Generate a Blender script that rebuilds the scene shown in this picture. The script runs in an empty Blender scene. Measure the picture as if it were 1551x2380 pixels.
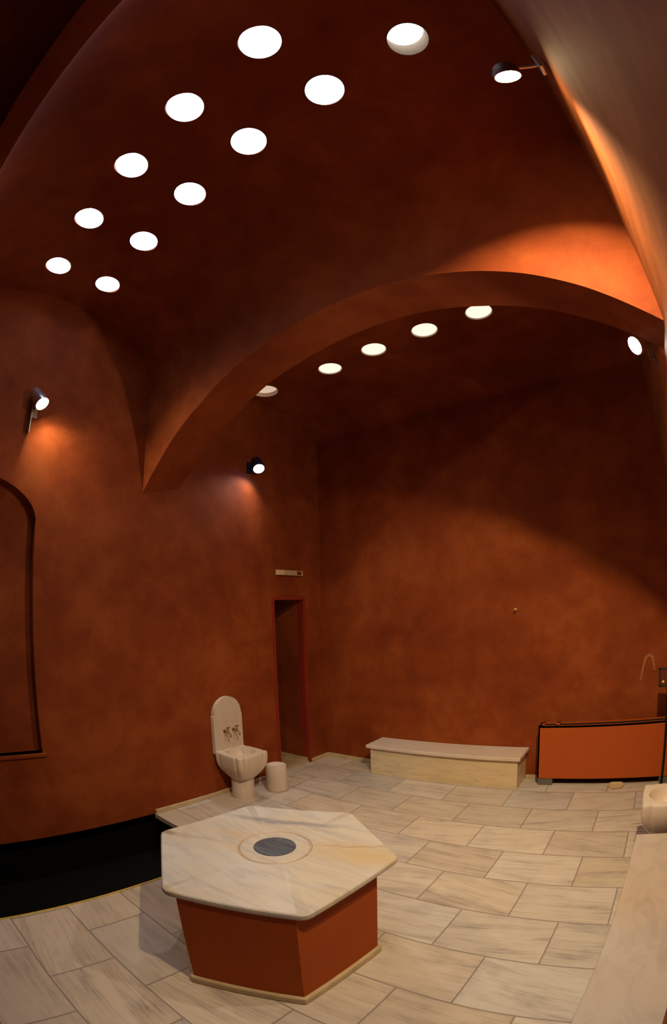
import bpy, bmesh, math, random
from mathutils import Vector, Matrix

S = 1.29                      # metres per survey unit: all shapes below are in survey units
random.seed(4)
sc = bpy.context.scene
COL = sc.collection
PI = math.pi

# ------------------------------------------------------------------ helpers
ORG = {}                      # object -> origin in survey units

def mk(name, verts, faces, mat, parent=None, smooth=False, origin=None, mats=None, midx=None, bevel=0.0):
    """link one mesh object; verts in survey units, world frame"""
    if parent is not None:
        o0 = ORG[parent]
    else:
        o0 = Vector(origin) if origin is not None else Vector((0, 0, 0))
    me = bpy.data.meshes.new(name)
    me.from_pydata([tuple((Vector(v) - o0) * S) for v in verts], [], faces)
    bm = bmesh.new(); bm.from_mesh(me)
    bmesh.ops.remove_doubles(bm, verts=bm.verts, dist=1e-6)
    bmesh.ops.recalc_face_normals(bm, faces=bm.faces)
    if bevel:
        es = [e for e in bm.edges if len(e.link_faces) == 2 and e.calc_face_angle(0) > 0.6]
        bmesh.ops.bevel(bm, geom=es, offset=bevel * S, segments=3, profile=0.6, affect='EDGES', clamp_overlap=True)
    bm.to_mesh(me); bm.free()
    for m in (mats or [mat]):
        me.materials.append(m)
    ob = bpy.data.objects.new(name, me)
    COL.objects.link(ob)
    if parent is not None:
        ob.parent = parent
    else:
        ob.location = o0 * S
    ORG[ob] = o0
    if smooth:
        me.shade_smooth()
        if smooth != 'all':
            me.set_sharp_from_angle(angle=math.radians(smooth if smooth is not True else 40))
    return ob

def thing(name, loc, label, cat, group=None):
    e = bpy.data.objects.new(name, None)
    e.empty_display_size = 0.1
    COL.objects.link(e); e.location = Vector(loc) * S
    ORG[e] = Vector(loc)
    tag(e, label, cat, group)
    return e

def tag(o, label=None, cat=None, group=None, kind=None):
    if label: o['label'] = label
    if cat: o['category'] = cat
    if group: o['group'] = group
    if kind: o['kind'] = kind
    return o

def struct(o):
    o['kind'] = 'structure'
    return o

class B:
    """collects shapes of one part"""
    def __init__(s): s.v = []; s.f = []
    def add(s, vs, fs):
        n = len(s.v); s.v += [tuple(v) for v in vs]; s.f += [tuple(i + n for i in f) for f in fs]
    def box(s, x0, x1, y0, y1, z0, z1):
        vs = [(x, y, z) for x in (x0, x1) for y in (y0, y1) for z in (z0, z1)]
        s.add(vs, [(0, 1, 3, 2), (4, 6, 7, 5), (0, 4, 5, 1), (2, 3, 7, 6), (0, 2, 6, 4), (1, 5, 7, 3)])
    def obox(s, c, ax, ay, az):
        c = Vector(c)
        vs = [c + Vector(ax) * i + Vector(ay) * j + Vector(az) * k for i in (-1, 1) for j in (-1, 1) for k in (-1, 1)]
        s.add(vs, [(0, 1, 3, 2), (4, 6, 7, 5), (0, 4, 5, 1), (2, 3, 7, 6), (0, 2, 6, 4), (1, 5, 7, 3)])
    def prism(s, pts, z0, z1):
        n = len(pts)
        vs = [(p[0], p[1], z0) for p in pts] + [(p[0], p[1], z1) for p in pts]
        fs = [tuple(range(n - 1, -1, -1)), tuple(range(n, 2 * n))]
        fs += [(i, (i + 1) % n, n + (i + 1) % n, n + i) for i in range(n)]
        s.add(vs, fs)
    def loft(s, rings, cap0=True, cap1=True):
        n = len(rings[0]); vs = [v for r in rings for v in r]; fs = []
        for k in range(len(rings) - 1):
            for i in range(n):
                j = (i + 1) % n
                fs.append((k * n + i, k * n + j, (k + 1) * n + j, (k + 1) * n + i))
        if cap0: fs.append(tuple(range(n - 1, -1, -1)))
        if cap1: fs.append(tuple(range((len(rings) - 1) * n, len(rings) * n)))
        s.add(vs, fs)
    def lathe(s, c, axis, prof, n=32, cap0=True, cap1=True):
        """prof: list of (radius, distance along axis)"""
        axis = Vector(axis).normalized(); c = Vector(c)
        a = axis.orthogonal().normalized(); b = axis.cross(a)
        s.loft([[c + axis * h + (a * math.cos(2 * PI * i / n) + b * math.sin(2 * PI * i / n)) * r for i in range(n)] for r, h in prof], cap0, cap1)
    def tube(s, pts, r, n=10):
        pts = [Vector(p) for p in pts]; rings = []
        a = None
        for i, p in enumerate(pts):
            t = (pts[min(i + 1, len(pts) - 1)] - pts[max(i - 1, 0)]).normalized()
            a = (a - t * a.dot(t)).normalized() if a is not None else t.orthogonal().normalized()
            b = t.cross(a)
            rr = r[i] if isinstance(r, (list, tuple)) else r
            rings.append([p + (a * math.cos(2 * PI * k / n) + b * math.sin(2 * PI * k / n)) * rr for k in range(n)])
        s.loft(rings)
    def mk(s, name, mat, parent=None, **k):
        return mk(name, s.v, s.f, mat, parent, **k)

def plate(bld, loops, front, back):
    """flat slab with holes: loops[0] outline, others holes, 2-D points mapped to two 3-D faces"""
    bm = bmesh.new(); es = []; allv = []
    for lp in loops:
        vs = [bm.verts.new((p[0], p[1], 0)) for p in lp]; allv += vs
        es += [bm.edges.new((vs[i], vs[(i + 1) % len(vs)])) for i in range(len(vs))]
    bmesh.ops.triangle_fill(bm, use_beauty=True, use_dissolve=False, edges=es)
    bm.verts.index_update()
    pts = [v.co.copy() for v in bm.verts]
    tris = [tuple(v.index for v in f.verts) for f in bm.faces]
    n = len(pts)
    side = [(e.verts[0].index, e.verts[1].index, n + e.verts[1].index, n + e.verts[0].index) for e in bm.edges if len(e.link_faces) == 1]
    bm.free()
    bld.add([front(p.x, p.y) for p in pts] + [back(p.x, p.y) for p in pts],
            tris + [tuple(n + i for i in reversed(t)) for t in tris] + side)

def catmull(P, n=8):
    out = []
    for i in range(len(P) - 1):
        p0 = P[max(i - 1, 0)]; p1 = P[i]; p2 = P[i + 1]; p3 = P[min(i + 2, len(P) - 1)]
        for k in range(n):
            t = k / n
            out.append(tuple(0.5 * (2 * b + (c - a) * t + (2 * a - 5 * b + 4 * c - d) * t * t + (3 * b - a - 3 * c + d) * t ** 3)
                             for a, b, c, d in zip(p0, p1, p2, p3)))
    out.append(P[-1])
    return out

# ------------------------------------------------------------------ materials
def newmat(name):
    m = bpy.data.materials.new(name); m.use_nodes = True
    nt = m.node_tree; nt.nodes.clear()
    out = nt.nodes.new('ShaderNodeOutputMaterial')
    bs = nt.nodes.new('ShaderNodeBsdfPrincipled')
    nt.links.new(bs.outputs[0], out.inputs[0])
    return m, nt, bs, out

def N(nt, t, **k):
    n = nt.nodes.new(t)
    for a, v in k.items():
        if a == 'inp':
            for i, x in v.items(): n.inputs[i].default_value = x
        else: setattr(n, a, v)
    return n

def ramp(nt, stops):
    r = nt.nodes.new('ShaderNodeValToRGB')
    el = r.color_ramp.elements
    while len(el) < len(stops): el.new(0.5)
    for e, (p, c) in zip(el, stops):
        e.position = p; e.color = (*c, 1) if len(c) == 3 else c
    return r

def simple(name, col, rough=0.5, metal=0.0, spec=0.5, var=0.0, scale=20.0, bump=0.0):
    m, nt, bs, out = newmat(name)
    bs.inputs['Roughness'].default_value = rough
    bs.inputs['Metallic'].default_value = metal
    bs.inputs['Specular IOR Level'].default_value = spec
    tc = N(nt, 'ShaderNodeTexCoord')
    nz = N(nt, 'ShaderNodeTexNoise', inp={'Scale': scale, 'Detail': 5})
    nt.links.new(tc.outputs['Object'], nz.inputs['Vector'])
    r = ramp(nt, [(0.3, tuple(c * (1 - var) for c in col)), (0.7, tuple(min(1, c * (1 + var)) for c in col))])
    nt.links.new(nz.outputs['Fac'], r.inputs['Fac'])
    nt.links.new(r.outputs['Color'], bs.inputs['Base Color'])
    if bump:
        bp = N(nt, 'ShaderNodeBump', inp={'Strength': bump, 'Distance': 0.004})
        nt.links.new(nz.outputs['Fac'], bp.inputs['Height']); nt.links.new(bp.outputs['Normal'], bs.inputs['Normal'])
    return m

def plaster(name, dark, mid, light, streak=(1, 1, 1)):
    m, nt, bs, out = newmat(name)
    bs.inputs['Roughness'].default_value = 0.75
    bs.inputs['Specular IOR Level'].default_value = 0.15
    tc = N(nt, 'ShaderNodeTexCoord')
    mp = N(nt, 'ShaderNodeMapping'); mp.inputs['Scale'].default_value = streak
    nt.links.new(tc.outputs['Object'], mp.inputs['Vector'])
    a = N(nt, 'ShaderNodeTexNoise', inp={'Scale': 1.1, 'Detail': 8, 'Roughness': 0.55, 'Distortion': 0.25})
    b = N(nt, 'ShaderNodeTexNoise', inp={'Scale': 4.0, 'Detail': 8, 'Roughness': 0.6, 'Distortion': 0.2})
    c = N(nt, 'ShaderNodeTexNoise', inp={'Scale': 60.0, 'Detail': 6, 'Roughness': 0.7})
    for n in (a, b, c): nt.links.new(mp.outputs[0], n.inputs['Vector'])
    mx = N(nt, 'ShaderNodeMath', operation='MULTIPLY', inp={1: 0.55}); nt.links.new(a.outputs['Fac'], mx.inputs[0])
    my = N(nt, 'ShaderNodeMath', operation='MULTIPLY_ADD', inp={1: 0.33}); nt.links.new(b.outputs['Fac'], my.inputs[0]); nt.links.new(mx.outputs[0], my.inputs[2])
    mz = N(nt, 'ShaderNodeMath', operation='MULTIPLY_ADD', inp={1: 0.12}); nt.links.new(c.outputs['Fac'], mz.inputs[0]); nt.links.new(my.outputs[0], mz.inputs[2])
    r = ramp(nt, [(0.39, dark), (0.5, mid), (0.61, light)])
    nt.links.new(mz.outputs[0], r.inputs['Fac']); nt.links.new(r.outputs['Color'], bs.inputs['Base Color'])
    bp = N(nt, 'ShaderNodeBump', inp={'Strength': 0.35, 'Distance': 0.008})
    nt.links.new(my.outputs[0], bp.inputs['Height']); nt.links.new(bp.outputs['Normal'], bs.inputs['Normal'])
    return m

def marble(name, base, vein, scale=(1, 1, 1), rough=0.45, rot=0.0, amount=0.5, warm=None, blotch=1.2, stains=()):
    m, nt, bs, out = newmat(name)
    bs.inputs['Roughness'].default_value = rough
    bs.inputs['Specular IOR Level'].default_value = 0.3
    tc = N(nt, 'ShaderNodeTexCoord')
    mp = N(nt, 'ShaderNodeMapping'); mp.inputs['Scale'].default_value = scale; mp.inputs['Rotation'].default_value = (0, 0, rot)
    nt.links.new(tc.outputs['Object'], mp.inputs['Vector'])
    a = N(nt, 'ShaderNodeTexNoise', inp={'Scale': 3.0, 'Detail': 9, 'Roughness': 0.62, 'Distortion': 1.0})
    b = N(nt, 'ShaderNodeTexNoise', inp={'Scale': blotch, 'Detail': 4, 'Roughness': 0.5})
    c = N(nt, 'ShaderNodeTexNoise', inp={'Scale': 70.0, 'Detail': 3})
    nt.links.new(mp.outputs[0], a.inputs['Vector'])
    for n in (b, c): nt.links.new(tc.outputs['Object'], n.inputs['Vector'])
    w = warm or tuple(x * y for x, y in zip(base, (1.0, 0.86, 0.68)))
    rb = ramp(nt, [(0.38, base), (0.68, w)]); nt.links.new(b.outputs['Fac'], rb.inputs['Fac'])
    rv = ramp(nt, [(0.44, (0, 0, 0)), (0.66, (1, 1, 1))]); nt.links.new(a.outputs['Fac'], rv.inputs['Fac'])
    am = N(nt, 'ShaderNodeMath', operation='MULTIPLY', inp={1: amount}); nt.links.new(rv.outputs['Color'], am.inputs[0])
    mix = N(nt, 'ShaderNodeMix', data_type='RGBA')
    nt.links.new(am.outputs[0], mix.inputs['Factor']); nt.links.new(rb.outputs['Color'], mix.inputs[6])
    mix.inputs[7].default_value = (*vein, 1)
    last = mix.outputs[2]
    # stains and single veins of the stone: soft noisy ellipses (centre, half sizes, turn, colour, strength)
    for cen, half, turn, colr, stg in stains:
        nz = N(nt, 'ShaderNodeTexNoise', inp={'Scale': 5.0, 'Detail': 6, 'Roughness': 0.6}); nt.links.new(tc.outputs['Object'], nz.inputs['Vector'])
        ad = N(nt, 'ShaderNodeVectorMath', operation='MULTIPLY_ADD'); ad.inputs[1].default_value = (0.14, 0.14, 0)
        nt.links.new(nz.outputs['Color'], ad.inputs[0]); nt.links.new(tc.outputs['Object'], ad.inputs[2])
        me_ = N(nt, 'ShaderNodeMapping', vector_type='TEXTURE')
        me_.inputs['Location'].default_value = (cen[0] + 0.07, cen[1] + 0.07, 0); me_.inputs['Rotation'].default_value = (0, 0, turn); me_.inputs['Scale'].default_value = (half[0], half[1], 100)
        nt.links.new(ad.outputs[0], me_.inputs['Vector'])
        ln = N(nt, 'ShaderNodeVectorMath', operation='LENGTH'); nt.links.new(me_.outputs[0], ln.inputs[0])
        mr = N(nt, 'ShaderNodeMapRange', interpolation_type='SMOOTHSTEP', inp={'From Min': 1.0, 'From Max': 0.1, 'To Min': 0.0, 'To Max': stg}); nt.links.new(ln.outputs['Value'], mr.inputs['Value'])
        m2 = N(nt, 'ShaderNodeMix', data_type='RGBA'); m2.inputs[7].default_value = (*colr, 1)
        nt.links.new(mr.outputs[0], m2.inputs['Factor']); nt.links.new(last, m2.inputs[6]); last = m2.outputs[2]
    nt.links.new(last, bs.inputs['Base Color'])
    bp = N(nt, 'ShaderNodeBump', inp={'Strength': 0.12, 'Distance': 0.002})
    nt.links.new(c.outputs['Fac'], bp.inputs['Height']); nt.links.new(bp.outputs['Normal'], bs.inputs['Normal'])
    return m

def floor_tiles(name):
    """running-bond marble slabs: length along X, every slab its own tone and vein offset"""
    TL, TH = 0.467 * S, 0.311 * S
    X0, Y0 = 2.43 * S, -2.446 * S
    m, nt, bs, out = newmat(name)
    bs.inputs['Roughness'].default_value = 0.42
    bs.inputs['Specular IOR Level'].default_value = 0.3
    L = nt.links.new
    tc = N(nt, 'ShaderNodeTexCoord'); sp = N(nt, 'ShaderNodeSeparateXYZ'); L(tc.outputs['Object'], sp.inputs[0])
    def M(op, a, b=None, c=None):
        n = N(nt, 'ShaderNodeMath', operation=op)
        for i, v in enumerate((a, b, c)):
            if v is None: continue
            if isinstance(v, (int, float)): n.inputs[i].default_value = v
            else: L(v, n.inputs[i])
        return n.outputs[0]
    wob = N(nt, 'ShaderNodeTexNoise', inp={'Scale': 2.0, 'Detail': 2}); L(tc.outputs['Object'], wob.inputs['Vector'])
    w = M('MULTIPLY_ADD', wob.outputs['Fac'], 0.02, -0.01)
    ry = M('DIVIDE', M('ADD', M('SUBTRACT', sp.outputs['Y'], Y0), w), TH)
    row = M('FLOOR', ry); fy = M('SUBTRACT', ry, row)
    par = M('FLOORED_MODULO', row, 2.0)
    jit = M('MULTIPLY', M('SINE', M('MULTIPLY', row, 12.9898)), 0.045)
    rx = M('ADD', M('ADD', M('DIVIDE', M('SUBTRACT', sp.outputs['X'], X0), TL), M('MULTIPLY', par, 0.5)), jit)
    col = M('FLOOR', rx); fx = M('SUBTRACT', rx, col)
    cmb = N(nt, 'ShaderNodeCombineXYZ'); L(col, cmb.inputs[0]); L(row, cmb.inputs[1])
    wn = N(nt, 'ShaderNodeTexWhiteNoise', noise_dimensions='2D'); L(cmb.outputs[0], wn.inputs['Vector'])
    ws = N(nt, 'ShaderNodeSeparateXYZ'); L(wn.outputs['Color'], ws.inputs[0])
    ex = M('MULTIPLY', M('MINIMUM', fx, M('SUBTRACT', 1.0, fx)), TL)
    ey = M('MULTIPLY', M('MINIMUM', fy, M('SUBTRACT', 1.0, fy)), TH)
    ed = M('MINIMUM', ex, ey)
    gap = N(nt, 'ShaderNodeMapRange', inp={'From Min': 0.0015, 'From Max': 0.0065}); L(ed, gap.inputs['Value'])
    # veins run along the slab, tilted a little from slab to slab
    ang = M('MULTIPLY_ADD', ws.outputs['X'], 0.5, -0.25)
    vr = N(nt, 'ShaderNodeVectorRotate', rotation_type='Z_AXIS'); L(tc.outputs['Object'], vr.inputs['Vector']); L(ang, vr.inputs['Angle'])
    ofs = N(nt, 'ShaderNodeVectorMath', operation='MULTIPLY_ADD'); L(wn.outputs['Color'], ofs.inputs[0]); ofs.inputs[1].default_value = (17, 23, 11); L(vr.outputs[0], ofs.inputs[2])
    mp = N(nt, 'ShaderNodeMapping'); mp.inputs['Scale'].default_value = (1.0, 7.5, 1.0); L(ofs.outputs[0], mp.inputs['Vector'])
    v1 = N(nt, 'ShaderNodeTexNoise', inp={'Scale': 1.0, 'Detail': 8, 'Roughness': 0.62, 'Distortion': 1.6}); L(mp.outputs[0], v1.inputs['Vector'])
    mp2 = N(nt, 'ShaderNodeMapping'); mp2.inputs['Scale'].default_value = (3.0, 55.0, 1.0); L(ofs.outputs[0], mp2.inputs['Vector'])
    v2 = N(nt, 'ShaderNodeTexNoise', inp={'Scale': 1.0, 'Detail': 6, 'Roughness': 0.6, 'Distortion': 1.2}); L(mp2.outputs[0], v2.inputs['Vector'])
    v3 = N(nt, 'ShaderNodeTexNoise', inp={'Scale': 5.0, 'Detail': 6, 'Roughness': 0.6}); L(ofs.outputs[0], v3.inputs['Vector'])
    vs = M('MULTIPLY_ADD', v2.outputs['Fac'], 0.36, M('MULTIPLY_ADD', v3.outputs['Fac'], 0.24, M('MULTIPLY', v1.outputs['Fac'], 0.48)))
    r = ramp(nt, [(0.40, (0.60, 0.535, 0.50)), (0.53, (0.54, 0.475, 0.435)), (0.61, (0.44, 0.385, 0.36)), (0.70, (0.27, 0.235, 0.235))])
    L(vs, r.inputs['Fac'])
    tone = M('MULTIPLY_ADD', ws.outputs['Y'], 0.17, 0.90)
    tint = ramp(nt, [(0.0, (1.0, 0.93, 0.84)), (0.6, (1.0, 0.97, 0.93)), (1.0, (0.95, 0.97, 1.0))]); L(ws.outputs['Z'], tint.inputs['Fac'])
    mu = N(nt, 'ShaderNodeMix', data_type='RGBA', blend_type='MULTIPLY'); mu.inputs['Factor'].default_value = 1
    L(r.outputs['Color'], mu.inputs[6]); L(tint.outputs['Color'], mu.inputs[7])
    hs = N(nt, 'ShaderNodeHueSaturation'); L(mu.outputs[2], hs.inputs['Color']); L(tone, hs.inputs['Value'])
    g = N(nt, 'ShaderNodeMix', data_type='RGBA'); L(gap.outputs[0], g.inputs['Factor'])
    g.inputs[6].default_value = (0.24, 0.195, 0.185, 1); L(hs.outputs['Color'], g.inputs[7])
    L(g.outputs[2], bs.inputs['Base Color'])
    bp = N(nt, 'ShaderNodeBump', inp={'Strength': 0.5, 'Distance': 0.002}); L(gap.outputs[0], bp.inputs['Height']); L(bp.outputs['Normal'], bs.inputs['Normal'])
    return m

def glow(name, col, strength):
    m, nt, bs, out = newmat(name)
    bs.inputs['Base Color'].default_value = (0.8, 0.8, 0.8, 1)
    bs.inputs['Emission Color'].default_value = (*col, 1)
    bs.inputs['Emission Strength'].default_value = strength
    return m

PL = plaster('red_ochre_plaster', (0.165, 0.028, 0.0060), (0.225, 0.043, 0.0085), (0.295, 0.067, 0.0155))
PLR = plaster('brushed_lamplit_plaster', (0.19, 0.046, 0.012), (0.27, 0.074, 0.019), (0.35, 0.115, 0.036), streak=(1.0, 0.6, 1.8))  # red plaster, paler and yellower: the spotlight's golden glow put into the colour
PLW = plaster('pillar_orange_plaster', (0.315, 0.060, 0.011), (0.335, 0.066, 0.0125), (0.36, 0.073, 0.014))
REDTRIM = simple('dark_red_paint', (0.24, 0.022, 0.008), 0.5, var=0.12)
TILES = floor_tiles('marble_floor_slabs')
MARB = marble('worn_white_marble', (0.64, 0.55, 0.51), (0.44, 0.375, 0.35), (1, 6, 1), 0.4, 0.5, 0.3)
MSLAB = marble('yellowed_white_marble', (0.50, 0.47, 0.48), (0.29, 0.27, 0.31), (0.9, 4.5, 1), 0.36, -0.05, 0.5, warm=(0.52, 0.425, 0.32), blotch=1.6,
               stains=[((-0.20, 0.31), (0.55, 0.055), 0.40, (0.20, 0.20, 0.25), 0.75), ((0.42, 0.22), (0.40, 0.20), 0.2, (0.50, 0.36, 0.19), 0.7),
                       ((0.36, 0.30), (0.42, 0.02), 0.5, (0.40, 0.24, 0.12), 0.6), ((-0.02, -0.645), (0.09, 0.06), 0.3, (0.38, 0.27, 0.17), 0.6), ((-0.58, -0.28), (0.09, 0.05), 0.6, (0.28, 0.19, 0.15), 0.8),
                       ((-0.33, -0.02), (0.16, 0.07), 0.3, (0.50, 0.34, 0.2), 0.4), ((0.02, -0.10), (0.5, 0.03), 0.15, (0.40, 0.30, 0.22), 0.35)])
MBENCH = marble('cream_bench_marble', (0.66, 0.55, 0.40), (0.42, 0.33, 0.22), (1.2, 3, 7), 0.4, 0.3, 0.5)
MPLAIN = marble('pitted_bench_top', (0.47, 0.42, 0.425), (0.28, 0.235, 0.23), (2.5, 1.0, 1), 0.5, 0.2, 0.4)
MBASE = simple('cream_marble_skirting', (0.50, 0.38, 0.24), 0.45, var=0.15, scale=9)
GREYM = marble('blue_grey_marble', (0.05, 0.057, 0.085), (0.12, 0.128, 0.165), (2, 9, 1), 0.3, -0.5, 0.8, warm=(0.05, 0.055, 0.08))
BLACK = simple('black_pool_lining', (0.003, 0.003, 0.003), 0.7, spec=0.1, var=0.3)
BRASS = simple('polished_brass', (0.80, 0.60, 0.14), 0.5, 0.6, var=0.1)
OLDBRASS = simple('old_brass', (0.38, 0.24, 0.08), 0.38, 1.0, var=0.2)
ORANGE = simple('orange_enamel', (0.41, 0.074, 0.010), 0.45, spec=0.3, var=0.03)
DARK = simple('black_grille_and_gap', (0.012, 0.008, 0.006), 0.6)
GREY = simple('grey_metal', (0.16, 0.15, 0.13), 0.5, 0.4)
SILVER = simple('silver_lamp_body', (0.55, 0.53, 0.50), 0.3, 0.9, var=0.05)
CLAY = simple('brown_lamp_body', (0.10, 0.03, 0.012), 0.5)
BLUEG = simple('blue_black_lamp_body', (0.015, 0.06, 0.22), 0.25, 0.5)
BEIGE = simple('beige_plastic', (0.62, 0.44, 0.26), 0.5, var=0.04)
CREAM = simple('cream_lamp_cover', (0.46, 0.33, 0.20), 0.4, var=0.15)
WELL = simple('limewashed_well', (0.62, 0.50, 0.38), 0.8, var=0.08, scale=30)
BLKMETAL = simple('black_metal', (0.006, 0.006, 0.006), 0.6, 0.0, spec=0.2)
PANEL = simple('reddish_panel', (0.10, 0.022, 0.007), 0.75, spec=0.15, var=0.1)
SCAR = simple('pale_plaster_scar', (0.33, 0.12, 0.055), 0.9, var=0.35, scale=40)

# ------------------------------------------------------------------ survey numbers
YA, YB = -1.985, -1.66        # arch between the two bays: near and far face
YN, YN2 = -3.71, -3.80         # arch over the camera
YEND = -5.8
ZS, ZC = 3.07, 3.58            # main vault springing and crown
XR = [(3.20, 0.15), (3.20, YB), (3.19, YA), (3.13, -2.9), (3.08, YN), (3.08, YEND - 0.1)]
def xr(y):
    for (xa, ya), (xb, yb) in zip(XR, XR[1:]):
        if yb <= y <= ya: return xa + (xb - xa) * (ya - y) / (ya - yb)
    return 3.2

# ------------------------------------------------------------------ floor, with the pool hole
PX, PY0, PY1 = 0.80, -3.62, -2.0
b = B()
plate(b, [[(-1.0, YEND - .1), (3.45, YEND - .1), (3.45, 0.1), (-1.0, 0.1)], [(0.0, PY0), (PX, PY0), (PX, PY1), (0.0, PY1)]],
      lambda x, y: (x, y, 0), lambda x, y: (x, y, -0.06))
struct(b.mk('floor', TILES))

pool = thing('sunken_pool', (0.4, -2.8, -0.3), 'black sunken pool in the marble floor along the left wall', 'pool')
b = B(); t = 0.03
b.box(0.0, PX, PY0, PY1, -0.32, -0.30)
b.box(-0.02, 0.0, PY0, PY1, -0.30, -0.006); b.box(PX - 0.006, PX, PY0, PY1, -0.30, -0.004)
b.box(0.0, PX, PY0, PY0 + 0.006, -0.30, -0.004); b.box(0.0, PX, PY1 - 0.006, PY1, -0.30, -0.035)
b.mk('basin_lining', BLACK, pool)
b = B(); b.box(PX - 0.004, PX + 0.007, PY0, PY1, -0.03, 0.004)
tag(b.mk('edge_strip', BRASS, pool), 'thin shiny brass edge strip')

# ------------------------------------------------------------------ walls
DY0, DY1, DZ = -0.67, -0.285, 1.575       # doorway in the left wall
NY0, NY1, NZ0, NZ1, NR = -3.64, -2.775, 0.585, 2.0, 0.25
ncy = (NY0 + NY1) / 2; nhw = (NY1 - NY0) / 2
niche = [(NY0, NZ0), (NY1, NZ0), (NY1, NZ1)] + [(ncy + nhw * math.cos(PI * k / 28), NZ1 + NR * math.sin(PI * k / 28)) for k in range(1, 28)] + [(NY0, NZ1)]
door = [(DY0, -0.05), (DY1, -0.05), (DY1, DZ), (DY0, DZ)]
wall_out = [(YEND - .1, -0.06), (DY0, -0.06), (DY0, DZ), (DY1, DZ), (DY1, -0.06), (0.1, -0.06), (0.1, 3.75), (YEND - .1, 3.75)]
b = B()
plate(b, [wall_out, niche], lambda y, z: (0, y, z), lambda y, z: (-0.075, y, z))
plate(b, [wall_out], lambda y, z: (-0.075, y, z), lambda y, z: (-0.30, y, z))
struct(b.mk('wall_left', PL))
b = B(); b.box(-0.07, 0.022, NY0 - 0.02, NY1 + 0.022, NZ0 - 0.022, NZ0)
struct(b.mk('trim_1', PL, bevel=0.004))     # sill of the niche

# passage behind the doorway
b = B()
U2 = [(DY0 - .02, 0), (DY0 + .003, 0), (DY0 + .003, DZ - .003), (DY1 - .003, DZ - .003), (DY1 - .003, 0), (DY1 + .02, 0), (DY1 + .02, DZ + .02), (DY0 - .02, DZ + .02)]
b.box(-1.0, -0.29, DY1, DY1 + 0.1, 0, DZ + .1); b.box(-1.0, -0.29, DY0 - 0.1, DY0, 0, DZ + .1)
b.box(-1.1, -1.0, DY0 - 0.1, DY1 + 0.1, 0, DZ + .1); b.box(-1.0, -0.29, DY0 - 0.1, DY1 + 0.1, DZ, DZ + 0.1)
plate(b, [U2], lambda y, z: (-0.071, y, z), lambda y, z: (-0.31, y, z))
struct(b.mk('wall_passage', PL))
b = B(); b.box(-1.0, -0.004, DY0, DY1, 0.0, 0.014)
struct(b.mk('trim_2', MBASE))               # raised threshold
b = B(); b.box(-1.0, -0.02, DY1 - 0.014, DY1, 0.014, 0.048)
struct(b.mk('baseboard_passage', MBASE))
b = B(); w = 0.026; g = 0.003
U = lambda p, q: [(DY0 - q, 0), (DY0 + p, 0), (DY0 + p, DZ - p), (DY1 - p, DZ - p), (DY1 - p, 0), (DY1 + q, 0), (DY1 + q, DZ + q), (DY0 - q, DZ + q)]
plate(b, [U(g, w)], lambda y, z: (0.008, y, z), lambda y, z: (-0.07, y, z))
struct(b.mk('door_1', REDTRIM))

b = B(); b.box(-0.3, 3.5, 0.0, 0.2, -0.06, 3.75)
wb = struct(b.mk('wall_back', PL))
b = B()
n = len(XR)
plate(b, [[(x, y) for x, y in XR] + [(3.5, YEND - .1), (3.5, 0.15)]], lambda x, y: (x, y, -0.06), lambda x, y: (x, y, 3.75))
struct(b.mk('wall_right', PLR))
b = B(); b.box(-0.3, 3.5, YEND - 0.2, YEND, -0.06, 3.75)
struct(b.mk('wall_front', PL))

# wide arches dividing the hall
ARC = catmull([(-0.06, 2.23), (0.0, 2.305), (0.15, 2.443), (0.45, 2.667), (0.9, 2.877), (1.2, 2.953), (1.5, 2.996), (1.8, 3.003), (2.1, 2.972), (2.4, 2.893),
               (2.65, 2.79), (2.85, 2.672), (3.0, 2.56), (3.20, 2.385), (3.26, 2.328)], 8)
SKEW = [(-0.1, 0.085), (0.0, 0.08), (0.15, 0.066), (0.28, 0.047), (0.45, 0.034), (0.9, 0.024), (1.5, 0.009), (2.4, 0.0), (2.85, 0.015), (3.3, 0.06)]
def skew(x):
    for (a, p), (b_, q) in zip(SKEW, SKEW[1:]):
        if a <= x <= b_: return p + (q - p) * (x - a) / (b_ - a)
    return 0.0
def arch(name, y0, y1):
    b = B()
    out = list(reversed(ARC)) + [(-0.06, 3.75), (3.26, 3.75)]
    plate(b, [out], lambda x, z: (x, y0, z), lambda x, z: (x, y1, z + (skew(x) if z < 3.5 else 0)))
    return struct(b.mk(name, PL, smooth=25))
arch('wall_middle', YA, YB)
arch('wall_near', YN, YN2)

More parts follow.
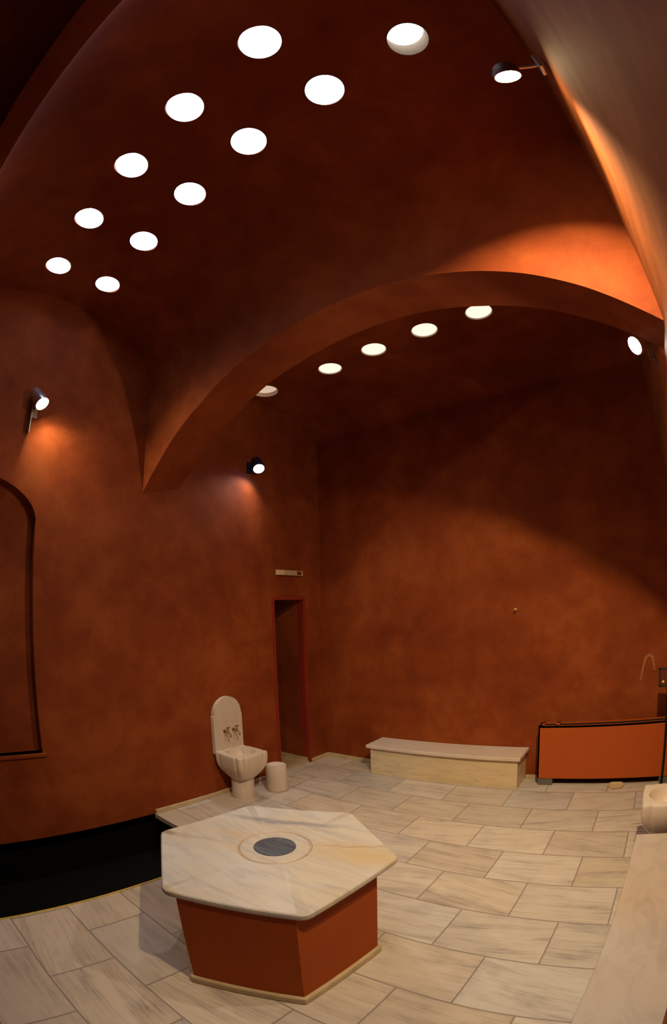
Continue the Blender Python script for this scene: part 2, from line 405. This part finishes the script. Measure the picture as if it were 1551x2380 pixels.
# ------------------------------------------------------------------ vaults, pierced for the skylights
def vault(name, y0, y1, zs0, zs1, zc, holes, flat=2.0):
    """barrel vault along X between y0 (near) and y1 (far); holes = [(x, y, r)]"""
    ny, yc, hw = 48, (y0 + y1) / 2, (y1 - y0) / 2
    def z(y):
        t = max(-1, min(1, (y - yc) / hw)); zs = zs0 if y < yc else zs1
        return zs + (zc - zs) * (1 - abs(t) ** flat) ** (1 / flat)
    ys = [yc - hw * math.cos(PI * k / ny) for k in range(ny + 1)]
    x0, x1 = -0.08, 3.30
    nx = 2
    v = []; f = []
    for layer, dz in ((0, 0.0), (1, 0.13)):
        for i in range(nx + 1):
            for y in ys:
                v.append((x0 + (x1 - x0) * i / nx, y, z(y) + dz))
    m = ny + 1; tot = (nx + 1) * m
    for i in range(nx):
        for k in range(ny):
            a = i * m + k
            f.append((a, a + 1, a + m + 1, a + m)); f.append((tot + a, tot + a + m, tot + a + m + 1, tot + a + 1))
    for k in range(ny):
        f.append((k, tot + k, tot + k + 1, k + 1)); e = nx * m + k
        f.append((e, e + 1, tot + e + 1, tot + e))
    for i in range(nx):
        a = i * m; f.append((a, a + m, tot + a + m, tot + a)); a = i * m + ny; f.append((a, tot + a, tot + a + m, a + m))
    ob = mk(name, v, f, PL)
    if holes:
        cb = B()
        for x, y, r in holes:
            cb.lathe((x, y, z(y) - 0.15), (0, 0, 1), [(r, 0), (r, 0.5)], 48)
        cut = cb.mk('cutter', PL)
        md = ob.modifiers.new('holes', 'BOOLEAN'); md.object = cut; md.operation = 'DIFFERENCE'; md.solver = 'EXACT'
        dg = bpy.context.evaluated_depsgraph_get(); dg.update()
        me = bpy.data.meshes.new_from_object(ob.evaluated_get(dg))
        ob.modifiers.clear(); old = ob.data; ob.data = me; me.name = name
        bpy.data.meshes.remove(old)
        cm = cut.data; bpy.data.objects.remove(cut); bpy.data.meshes.remove(cm)
    ob.data.shade_smooth(); ob.data.set_sharp_from_angle(angle=math.radians(30))
    return struct(ob), z

R1 = 0.088
rowA = [(0.36, -3.05), (0.87, -3.09), (1.35, -3.115), (1.80, -3.14), (2.27, -3.16), (2.74, -3.17)]
rowB = [(0.37, -2.665), (0.88, -2.705), (1.36, -2.735), (1.83, -2.765), (2.29, -2.77), (2.735, -2.80)]
rowC = [(0.20, -0.955), (0.87, -0.89), (1.31, -0.925), (1.75, -0.94), (2.175, -0.945)]
RC = 0.098
ZM, zmain = vault('ceiling', YN, YA, ZS, ZS, ZC, [(x, y, R1) for x, y in rowA + rowB])
ZB, zback = vault('ceiling_back', YB, 0.0, 3.06, 3.14, 3.36, [(x, y, 0.118 if i == 0 else RC) for i, (x, y) in enumerate(rowC)])
vault('ceiling_front', YEND, YN2, ZS, ZS, ZC, [])

PANE = glow('daylight_pane', (0.62, 0.74, 1.0), 16.0)
PANE2 = glow('dim_daylight_pane', (1.0, 0.88, 0.70), 1.0)
PANE4 = glow('overcast_pane', (0.90, 0.96, 1.0), 1.3)
PANE3 = glow('shaded_pane', (0.95, 0.72, 0.55), 0.55)
ordw = ['first', 'second', 'third', 'fourth', 'fifth', 'sixth']
def skylight(x, y, z, r, label, group, pane, depth=0.10, top=0.92):
    t = thing('skylight', (x, y, z), label, 'skylight', group)
    b = B()
    rr = r - 0.001
    b.lathe((x, y, z), (0, 0, 1), [(rr, -0.004), (rr, 0.13), (rr * top, 0.13), (rr * 0.97, depth * 0.45), (rr * 0.985, -0.004)], 48, False, False)
    w = b.mk('well', WELL, t, smooth=40)
    b = B()
    b.lathe((x, y, z), (0, 0, 1), [(rr * top, depth), (rr * top * 0.75, depth + 0.016), (rr * top * 0.4, depth + 0.024), (rr * 0.02, depth + 0.027)], 40, False, True)
    b.mk('pane', pane, t, smooth='all')
    return t
for row, nm in ((rowA, 'near'), (rowB, 'far')):
    for i, (x, y) in enumerate(row):
        lab = f'round white skylight, {ordw[i]} from the left wall in the {"row nearer the viewer" if nm == "near" else "row nearer the wide arch"}'
        if nm == 'far' and i == 5: lab = 'round skylight with its beige well showing, nearest the ceiling spotlight'
        skylight(x, y, zmain(y) , R1, lab, 'skylights of the main vault', *((PANE4, 0.12, 0.97) if (nm == 'far' and i == 5) else (PANE, 0.05)))
for i, (x, y) in enumerate(rowC):
    lab = ['half-hidden pinkish skylight behind the lower left of the wide arch', 'oval cream skylight beyond the arch, lowest of the four in line',
           'oval cream skylight beyond the arch, second up from the lowest', 'oval cream skylight beyond the arch, third up from the lowest',
           'oval cream skylight beyond the arch, right under its highest part'][i]
    skylight(x, y, zback(y), 0.118 if i == 0 else RC, lab, 'skylights of the far vault', PANE3 if i == 0 else PANE2, 0.004 if i else 0.03)

# ------------------------------------------------------------------ baseboards
def board(name, *boxes):
    b = B()
    for bx in boxes: b.box(*bx)
    return struct(b.mk(name, MBASE, bevel=0.004))
board('baseboard_left', (0, 0.02, PY1 + 0.005, DY0 - 0.03, 0, 0.034), (0, 0.02, DY1 + 0.03, 0, 0, 0.034))
board('baseboard_back', (0.0, 0.64, -0.02, 0, 0, 0.034), (1.97, 3.2, -0.02, 0, 0, 0.034))

# ------------------------------------------------------------------ hexagonal marble table
def hexa(c, r, a0): return [(c[0] + r * math.cos(a0 + k * PI / 3), c[1] + r * math.sin(a0 + k * PI / 3)) for k in range(6)]
HC, HA = (1.592, -2.404), 3.598
hx = thing('hexagonal_table', (HC[0], HC[1], 0), 'low hexagonal stone table with white marble top and orange plaster sides', 'table')
zt = 0.486
b = B(); b.prism(hexa((1.628, -2.462), 0.428, HA), 0.03, zt - 0.02); b.mk('pedestal', PLW, hx)
b = B(); b.prism(hexa((1.628, -2.462), 0.446, HA), 0.0, 0.036); b.mk('plinth', MBASE, hx, bevel=0.008)
# top slab with worn rounded corners and an engraved ring
def rounded_hex(c, r, a0, rad, n=5):
    P = [Vector(p) for p in hexa(c, r, a0)]; out = []
    for i in range(6):
        p, q, s_ = P[i - 1], P[i], P[(i + 1) % 6]
        u = (p - q).normalized() * rad; w_ = (s_ - q).normalized() * rad
        pe = p + (q - p).normalized() * rad
        for k in range(1, 14): out.append(tuple(pe + (q + u - pe) * k / 14))
        for k in range(n + 1):
            t_ = k / n; out.append(tuple((q + u) * (1 - t_) ** 2 + q * 2 * t_ * (1 - t_) + (q + w_) * t_ ** 2))
    return out
DC = (1.585, -2.372); b = B()
prof = [(-0.010, zt - 0.027), (-0.003, zt - 0.024), (0.0, zt - 0.014), (-0.003, zt - 0.004), (-0.009, zt)]
outer = [[(x, y, z) for x, y in rounded_hex(HC, 0.515 + d, HA, 0.03)] for d, z in prof]
n = len(outer[0])
angs = [math.atan2(p[1] - DC[1], p[0] - DC[0]) for p in outer[-1]]
def ringz(r, z): return [(DC[0] + r * math.cos(a), DC[1] + r * math.sin(a), z) for a in angs]
b.loft([[(HC[0], HC[1], zt - 0.027)] * n] + outer + [ringz(0.156, zt), ringz(0.152, zt - 0.0035), ringz(0.146, zt - 0.0035), ringz(0.142, zt), ringz(0.089, zt)], False, True)
b.mk('top', MSLAB, hx, smooth=35)
b = B(); b.lathe((DC[0], DC[1], zt - 0.01), (0, 0, 1), [(0.0875, 0), (0.0875, 0.0115)], 56)
tag(b.mk('inlaid_disc', GREYM, hx), 'round blue-grey marble disc')
b = B(); b.lathe((DC[0], DC[1], zt - 0.0034), (0, 0, 1), [(0.152, 0), (0.146, 0), (0.146, 0.0012), (0.152, 0.0012)], 64, False, False)
b.f = [tuple(f) for f in b.f]
b.mk('ring_groove', simple('stained_groove', (0.42, 0.27, 0.18), 0.6, var=0.2), hx)

# ------------------------------------------------------------------ marble bath basins
def basin_body(c, a, z0, z1, bowl=0.112, seed=0):
    b = B(); n = 96
    def ring(f, z, sq, notch):
        out = []
        for i in range(n):
            p = 2 * PI * i / n
            e = 2 + 10 * sq
            r = a * f / ((abs(math.cos(p)) ** e + abs(math.sin(p)) ** e) ** (1 / e))
            q = (p % (PI / 2)) - PI / 4
            r *= 1 - notch * (math.exp(-((q - 0.20) / 0.06) ** 2) + math.exp(-((q + 0.20) / 0.06) ** 2))
            out.append((c[0] + r * math.cos(p), c[1] + r * math.sin(p), z))
        return out
    h = z1 - z0
    R = [ring(0.52, z0, 0.0, 0)]
    for t in (0.05, 0.13, 0.24, 0.38, 0.55, 0.75, 0.93):
        f = 0.56 + 0.44 * math.sin(min(1, t / 0.75) * PI / 2)
        R.append(ring(f, z0 + h * t, min(1, t / 0.6), 0.075 * min(1, max(0, (t - 0.1) / 0.3))))
    R.append(ring(0.99, z1 - 0.004, 1, 0.075)); R.append(ring(0.965, z1, 1, 0.07))
    def circ(r, z): return [(c[0] + r * math.cos(2 * PI * i / n), c[1] + r * math.sin(2 * PI * i / n), z) for i in range(n)]
    R += [circ(bowl, z1), circ(bowl * 0.97, z1 - 0.006), circ(bowl * 0.9, z1 - 0.04), circ(bowl * 0.7, z1 - 0.08), circ(bowl * 0.4, z1 - 0.10), circ(bowl * 0.1, z1 - 0.105)]
    b.loft(R, True, True)
    return b
def fountain(c, yc, wallx, sign, label, withslab=True):
    f = thing('marble_fountain', (wallx, yc, 0), label, 'fountain', None)
    basin_body((c[0], c[1]), 0.150, 0.165, 0.385).mk('basin', MARB, f, smooth=40)
    b = B(); b.lathe((c[0] - sign * 0.02, c[1] + 0.01, 0), (0, 0, 1), [(0.09, 0), (0.093, 0.01), (0.088, 0.08), (0.090, 0.175)], 40)
    b.mk('pedestal', MARB, f, smooth=40)
    if withslab:
        ys0, ys1 = yc - 0.145, yc + 0.145
        out = [(ys0, 0.36), (ys1, 0.36), (ys1, 0.665), (ys1 - 0.008, 0.672)] + [(yc + 0.137 * math.cos(k * PI / 24), 0.672 + 0.14 * math.sin(k * PI / 24)) for k in range(1, 24)] + [(ys0 + 0.008, 0.672), (ys0, 0.665)]
        b = B(); plate(b, [out], lambda y, z: (wallx + sign * 0.035, y, z), lambda y, z: (wallx, y, z))
        b.mk('back_slab', MARB, f, bevel=0.003)
        for ty in (yc - 0.045, yc + 0.045):
            x0 = wallx + sign * 0.035; z0 = 0.535
            b = B()
            b.lathe((x0, ty, z0), (sign, 0, 0), [(0.013, 0), (0.013, 0.004), (0.007, 0.006), (0.007, 0.035), (0.010, 0.038), (0.010, 0.052), (0.006, 0.055)], 16)
            b.tube([(x0 + sign * 0.045, ty, z0), (x0 + sign * 0.062, ty, z0 - 0.004), (x0 + sign * 0.072, ty, z0 - 0.018), (x0 + sign * 0.074, ty, z0 - 0.032)], [0.007, 0.007, 0.007, 0.008])
            tp = b.mk('tap', OLDBRASS, f, smooth=40)
            b = B(); b.tube([(x0 + sign * 0.045, ty, z0 + 0.008), (x0 + sign * 0.045, ty, z0 + 0.034)], 0.0045)
            b.tube([(x0 + sign * 0.045, ty - 0.02, z0 + 0.036), (x0 + sign * 0.045, ty, z0 + 0.037), (x0 + sign * 0.045, ty + 0.02, z0 + 0.036)], [0.004, 0.006, 0.004])
            b.mk('tap_handle', OLDBRASS, tp, smooth=40)
    return f
fountain((0.168, -1.272), -1.268, 0.0, 1, 'white marble wash fountain with arched back slab and two brass taps on left wall')
rb = thing('marble_basin', (3.075, -1.19, 0), 'white marble wash basin by right wall past the end of marble bench', 'basin')
basin_body((3.075, -1.19), 0.143, 0.165, 0.385, bowl=0.108).mk('bowl', MARB, rb, smooth=40)
b = B(); b.lathe((3.085, -1.19, 0), (0, 0, 1), [(0.09, 0), (0.093, 0.01), (0.088, 0.08), (0.090, 0.175)], 40)
b.mk('pedestal', MARB, rb, smooth=40)

dr = B()
dr.lathe((0.247, -0.985, 0), (0, 0, 1), [(0.084, 0), (0.089, 0.006), (0.087, 0.12), (0.083, 0.212), (0.079, 0.218), (0.071, 0.216), (0.055, 0.206), (0.02, 0.200)], 48)
tag(dr.mk('marble_drum', MARB, origin=(0.247, -0.985, 0), smooth=40), 'short round white marble drum standing right of the wash fountain', 'stone drum')

# ------------------------------------------------------------------ marble benches
bn = thing('marble_bench', (1.31, -0.13, 0), 'long cream marble bench against the back wall', 'bench')
b = B(); b.box(0.665, 1.965, -0.255, -0.003, 0, 0.243); b.mk('base', MBENCH, bn, bevel=0.003)
b = B(); b.box(0.635, 1.99, -0.28, -0.002, 0.243, 0.272); b.mk('seat', MARB, bn, bevel=0.006)

def quad(x0a, x0b, ya, yb, inset):
    return [(x0a + inset, ya - inset), (xr(ya) - 0.003, ya - inset), (xr(yb) - 0.003, yb), (x0b + inset, yb)]
rbn = thing('marble_bench', (3.02, -2.5, 0), 'pinkish white marble bench along right wall in the foreground', 'bench')
b = B(); b.prism([(2.955, -1.445), (3.135, -1.445), (3.075, -4.1), (2.87, -4.1)], 0, 0.24); b.mk('base', MPLAIN, rbn, bevel=0.003)
b = B(); b.prism([(2.926, -1.42), (3.192, -1.42), (3.19, -1.985), (3.13, -2.9), (3.08, -3.71), (3.08, -4.12), (2.828, -4.12)], 0.24, 0.27); b.mk('seat', MPLAIN, rbn, bevel=0.004)

# ------------------------------------------------------------------ orange fan heater on the back wall
fc = thing('fan_heater', (2.6, -0.1, 0), 'long low orange metal heater unit against back wall right of bench', 'heater')
X0, X1, Y0, Y1, Z0, Z1 = 2.095, 3.17, -0.145, -0.022, 0.062, 0.488
b = B()
b.box(X0, X1, Y0, Y0 + 0.012, Z0, Z1); b.box(X0, X0 + 0.012, Y0, Y1, Z0, Z1); b.box(X1 - 0.012, X1, Y0, Y1, Z0, Z1)
b.box(X0, X1, Y1 - 0.022, Y1, Z0, Z1); b.box(X0, X0 + 0.035, Y0, Y1, Z1 - 0.012, Z1); b.box(X1 - 0.035, X1, Y0, Y1, Z1 - 0.012, Z1)
b.box(X0 + 0.125, X0 + 0.155, Y0, Y1, Z1 - 0.012, Z1); b.box(X0, X1, Y0, Y0 + 0.03, Z1 - 0.012, Z1)
b.mk('casing', ORANGE, fc)
b = B()
for k in range(5): b.box(X0 + 0.03, X1 - 0.03, Y0 + 0.034 + k * 0.015, Y0 + 0.040 + k * 0.015, Z1 - 0.03, Z1 - 0.006)
b.box(X0 + 0.012, X1 - 0.012, Y0 + 0.012, Y1 - 0.02, Z1 - 0.05, Z1 - 0.04)
b.mk('grille', DARK, fc)
for x in (X0 + 0.005, X1 - 0.12):
    b = B(); b.box(x, x + 0.115, Y0 + 0.008, Y1, 0, Z0); b.mk('foot', GREY, fc)
b = B(); b.box(X0 + 0.12, X1 - 0.12, Y1 - 0.02, Y1, 0.004, Z0); b.mk('gap_shade', DARK, fc)  # black sheet standing in for the shade in the gap under the heater

tr = B(); tr.lathe((2.72, -0.155, 0), (0, 0, 1), [(0.05, 0), (0.06, 0.004), (0.063, 0.016), (0.057, 0.016), (0.050, 0.003), (0.01, 0.002)], 40)
tag(tr.mk('drip_tray', BEIGE, origin=(2.72, -0.155, 0), smooth=40), 'small round pale tray on the floor half under the orange heater', 'tray')

st = thing('sign_stand', (3.07, -0.30, 0), 'thin black metal stand with small framed board before the orange heater', 'stand')
b = B(); b.tube([(3.066, -0.30, 0.012), (3.066, -0.30, 0.77)], 0.009, 12); b.mk('pole', BLKMETAL, st, smooth=40)
b = B(); b.lathe((3.066, -0.30, 0), (0, 0, 1), [(0.07, 0), (0.07, 0.008), (0.06, 0.012)], 32); b.mk('base', BLKMETAL, st, smooth=40)
ux, uy, uz = Vector((1, -0.12, -0.05)).normalized(), Vector((0, 0.35, 1)).normalized(), Vector((0, -1, 0.35)).normalized()
cc = Vector((3.083, -0.305, 0.835))
b = B(); b.obox(cc, ux * 0.078, uy * 0.058, uz * 0.005); b.mk('board', PANEL, st)
b = B()
for s_ in (-1, 1):
    b.obox(cc + uy * 0.058 * s_, ux * 0.084, uy * 0.006, uz * 0.009); b.obox(cc + ux * 0.078 * s_, ux * 0.006, uy * 0.064, uz * 0.009)
b.mk('frame', BLKMETAL, st)
b = B(); b.lathe(cc - ux * 0.052 - uy * 0.03 + uz * 0.005, uz, [(0.009, 0), (0.009, 0.003), (0.004, 0.006)], 16); b.mk('stud', BRASS, st)

# ------------------------------------------------------------------ small things on the walls
el = thing('emergency_light', (0.0, -0.47, 1.79), 'slim beige emergency light on the wall above the doorway', 'light')
b = B(); b.box(0, 0.028, -0.635, -0.30, 1.79, 1.835); b.mk('housing', BEIGE, el, bevel=0.003)
b = B(); b.box(0.006, 0.034, -0.56, -0.385, 1.793, 1.832); b.mk('cover', CREAM, el, bevel=0.003)
b = B(); b.box(0.006, 0.033, -0.380, -0.325, 1.796, 1.829); b.mk('end_window', simple('dim_red_window', (0.16, 0.03, 0.015), 0.4), el)

b = B()
b.lathe((1.897, 0, 1.382), (0, -1, 0), [(0.014, 0), (0.014, 0.004), (0.005, 0.006), (0.005, 0.03), (0.010, 0.032), (0.010, 0.04), (0.004, 0.043)], 16)
tag(b.mk('wall_knob', OLDBRASS, origin=(1.897, 0, 1.382), smooth=40), 'tiny brass knob alone in the middle of the back wall', 'knob')

sc_pts = [(2.865, 0.775), (2.876, 0.83), (2.892, 0.90), (2.912, 0.945), (2.935, 0.955), (2.955, 0.94), (2.966, 0.90), (2.972, 0.84)]
sp_ = catmull(sc_pts, 5); v = []; f = []
wd = [0.006 + 0.007 * math.exp(-((i / (len(sp_) - 1) - 0.55) / 0.25) ** 2) for i in range(len(sp_))]
for i, p in enumerate(sp_):
    a = Vector(sp_[min(i + 1, len(sp_) - 1)]) - Vector(sp_[max(i - 1, 0)]); nn = Vector((-a.y, a.x)).normalized()
    for s_ in (-1, 1): v.append((p[0] + nn.x * wd[i] * s_, -0.0015, p[1] + nn.y * wd[i] * s_))
for i in range(len(sp_) - 1): f.append((2 * i, 2 * i + 1, 2 * i + 3, 2 * i + 2))
mk('plaster_scar', v, f, SCAR, wb)

# ------------------------------------------------------------------ spotlights
def lamp(head, d, mount, wallnormal, label, mat_lens, body=SILVER, r=0.044, recess=0.016, length=0.10, plate_up=0.05, plate_body=None):
    """flood spotlight: wall plate, bracket arm, can with recessed glowing lens"""
    head = Vector(head); d = Vector(d).normalized(); mount = Vector(mount); wn = Vector(wallnormal)
    t = thing('spotlight', mount, label, 'spotlight', 'wall spotlights')
    b = B()
    b.lathe(head, d, [(r * 0.35, -length), (r * 0.75, -length * 0.97), (r * 0.95, -length * 0.8), (r * 1.05, -0.02), (r * 1.14, -0.012), (r * 1.14, recess), (r * 1.04, recess), (r * 1.02, 0.001), (r * 0.3, -0.001)], 40, True, True)
    b.mk('can', body, t, smooth=35)
    b = B(); b.lathe(head, d, [(r * 1.0, 0.0012), (r * 0.8, 0.004), (r * 0.05, 0.006)], 40, False, True)
    b.mk('lens', mat_lens, t, smooth='all')
    side = wn.cross(Vector((0, 0, 1))).normalized()
    b = B(); b.obox(mount + wn * 0.006, wn * 0.006, side * 0.022, Vector((0, 0, plate_up)))
    b.mk('wall_plate', plate_body or body, t, bevel=0.002)
    b = B(); back = head - d * length * 0.6
    b.tube([mount + wn * 0.01, mount + wn * 0.03, back], 0.008, 10)
    b.mk('arm', plate_body or body, t, smooth=40)
    return t
WARM = (1.0, 0.75, 0.38)
G3 = glow('lamp_glow_main', WARM, 140)
G1 = glow('lamp_glow_left', (1.0, 0.80, 0.46), 900)
G2 = glow('lamp_glow_far_left', (1.0, 0.88, 0.75), 650)
G4 = glow('lamp_glow_far_right', (1.0, 0.84, 0.60), 1050)
t1 = lamp((0.088, -2.872, 2.74), (0.52, 0.42, -0.74), (0.0, -2.875, 2.70), (1, 0, 0), 'lit silver spotlight on the left wall above the arched niche', G1, recess=0.034)
lamp((0.075, -0.905, 2.70), (0.52, -0.30, -0.80), (0.0, -0.95, 2.69), (1, 0, 0), 'lit blue-white spotlight on left wall beyond arch, high left of the doorway', G2, BLUEG, recess=0.035)
b = B(); b.box(0.0, 0.058, -2.908, -2.902, 2.53, 2.76); b.mk('side_plate', SILVER, t1)
t3 = lamp((2.995, -2.74, 3.05), (-0.16, 0.50, -0.85), (3.125, -2.72, 3.09), (-1, 0, 0), 'largest bright spotlight, high by right wall under the main vault', G3, CLAY, recess=0.006, length=0.045, plate_body=SILVER)
lamp((3.10, -1.457, 2.58), (-0.80, -0.40, -0.45), (3.20, -1.22, 2.60), (-1, 0, 0), 'lit spotlight under the right end of the wide arch', G4, SILVER, recess=0.02)
def beam(par, head, d, energy, spread):
    """the reflector's narrower beam of a flood lamp, sitting on its lens"""
    d = Vector(d).normalized()
    ld = bpy.data.lights.new('reflector_beam', 'AREA'); ld.shape = 'DISK'; ld.size = 0.08 * S
    ld.energy = energy; ld.color = WARM; ld.spread = math.radians(spread)
    lo = bpy.data.objects.new('reflector_beam', ld); COL.objects.link(lo)
    lo.parent = par
    lo.location = (Vector(head) + d * 0.012 - ORG[par]) * S
    lo.rotation_euler = d.to_track_quat('-Z', 'Y').to_euler()
BEAM3 = 48.0
beam(t3, (2.995, -2.74, 3.05), (-0.24, 0.52, -0.82), BEAM3, 106)

# ------------------------------------------------------------------ world, camera, view
wd_ = bpy.data.worlds.new('World'); sc.world = wd_; wd_.use_nodes = True
wd_.node_tree.nodes['Background'].inputs[0].default_value = (0.5, 0.55, 0.65, 1)
wd_.node_tree.nodes['Background'].inputs[1].default_value = 0.0

cd = bpy.data.cameras.new('Camera'); cam = bpy.data.objects.new('Camera', cd); COL.objects.link(cam); sc.camera = cam
cd.type = 'PANO'; cd.sensor_fit = 'VERTICAL'; cd.sensor_height = 36.0; cd.sensor_width = 36.0
cd.clip_start = 0.01
cc_ = cd if hasattr(cd, 'panorama_type') else cd.cycles
cc_.panorama_type = 'FISHEYE_LENS_POLYNOMIAL'
cc_.fisheye_fov = math.radians(200)
cc_.fisheye_polynomial_k0 = 0.0
cc_.fisheye_polynomial_k1 = -0.05905260752135684
cc_.fisheye_polynomial_k2 = -1.0225458485351258e-05
cc_.fisheye_polynomial_k3 = -2.829158291341876e-06
cc_.fisheye_polynomial_k4 = -6.192553944920083e-08
yaw, pitch, roll = -0.6402, 0.1960, -0.0399
cy, sy, cp, sp2 = math.cos(yaw), math.sin(yaw), math.cos(pitch), math.sin(pitch)
f0 = Vector((sy, cy, 0)); r0 = Vector((cy, -sy, 0)); u0 = Vector((0, 0, 1))
fw = cp * f0 + sp2 * u0; up = -sp2 * f0 + cp * u0
r_ = math.cos(roll) * r0 + math.sin(roll) * up; u_ = -math.sin(roll) * r0 + math.cos(roll) * up
mw = Matrix((( r_.x, u_.x, -fw.x, 0), (r_.y, u_.y, -fw.y, 0), (r_.z, u_.z, -fw.z, 0), (0, 0, 0, 1)))
mw.translation = Vector((2.9146, -3.666, 1.5)) * S
cam.matrix_world = mw

sc.view_settings.view_transform = 'Standard'; sc.view_settings.look = 'None'
sc.view_settings.exposure = 0.0; sc.view_settings.gamma = 1.0; sc.view_settings.use_curve_mapping = False
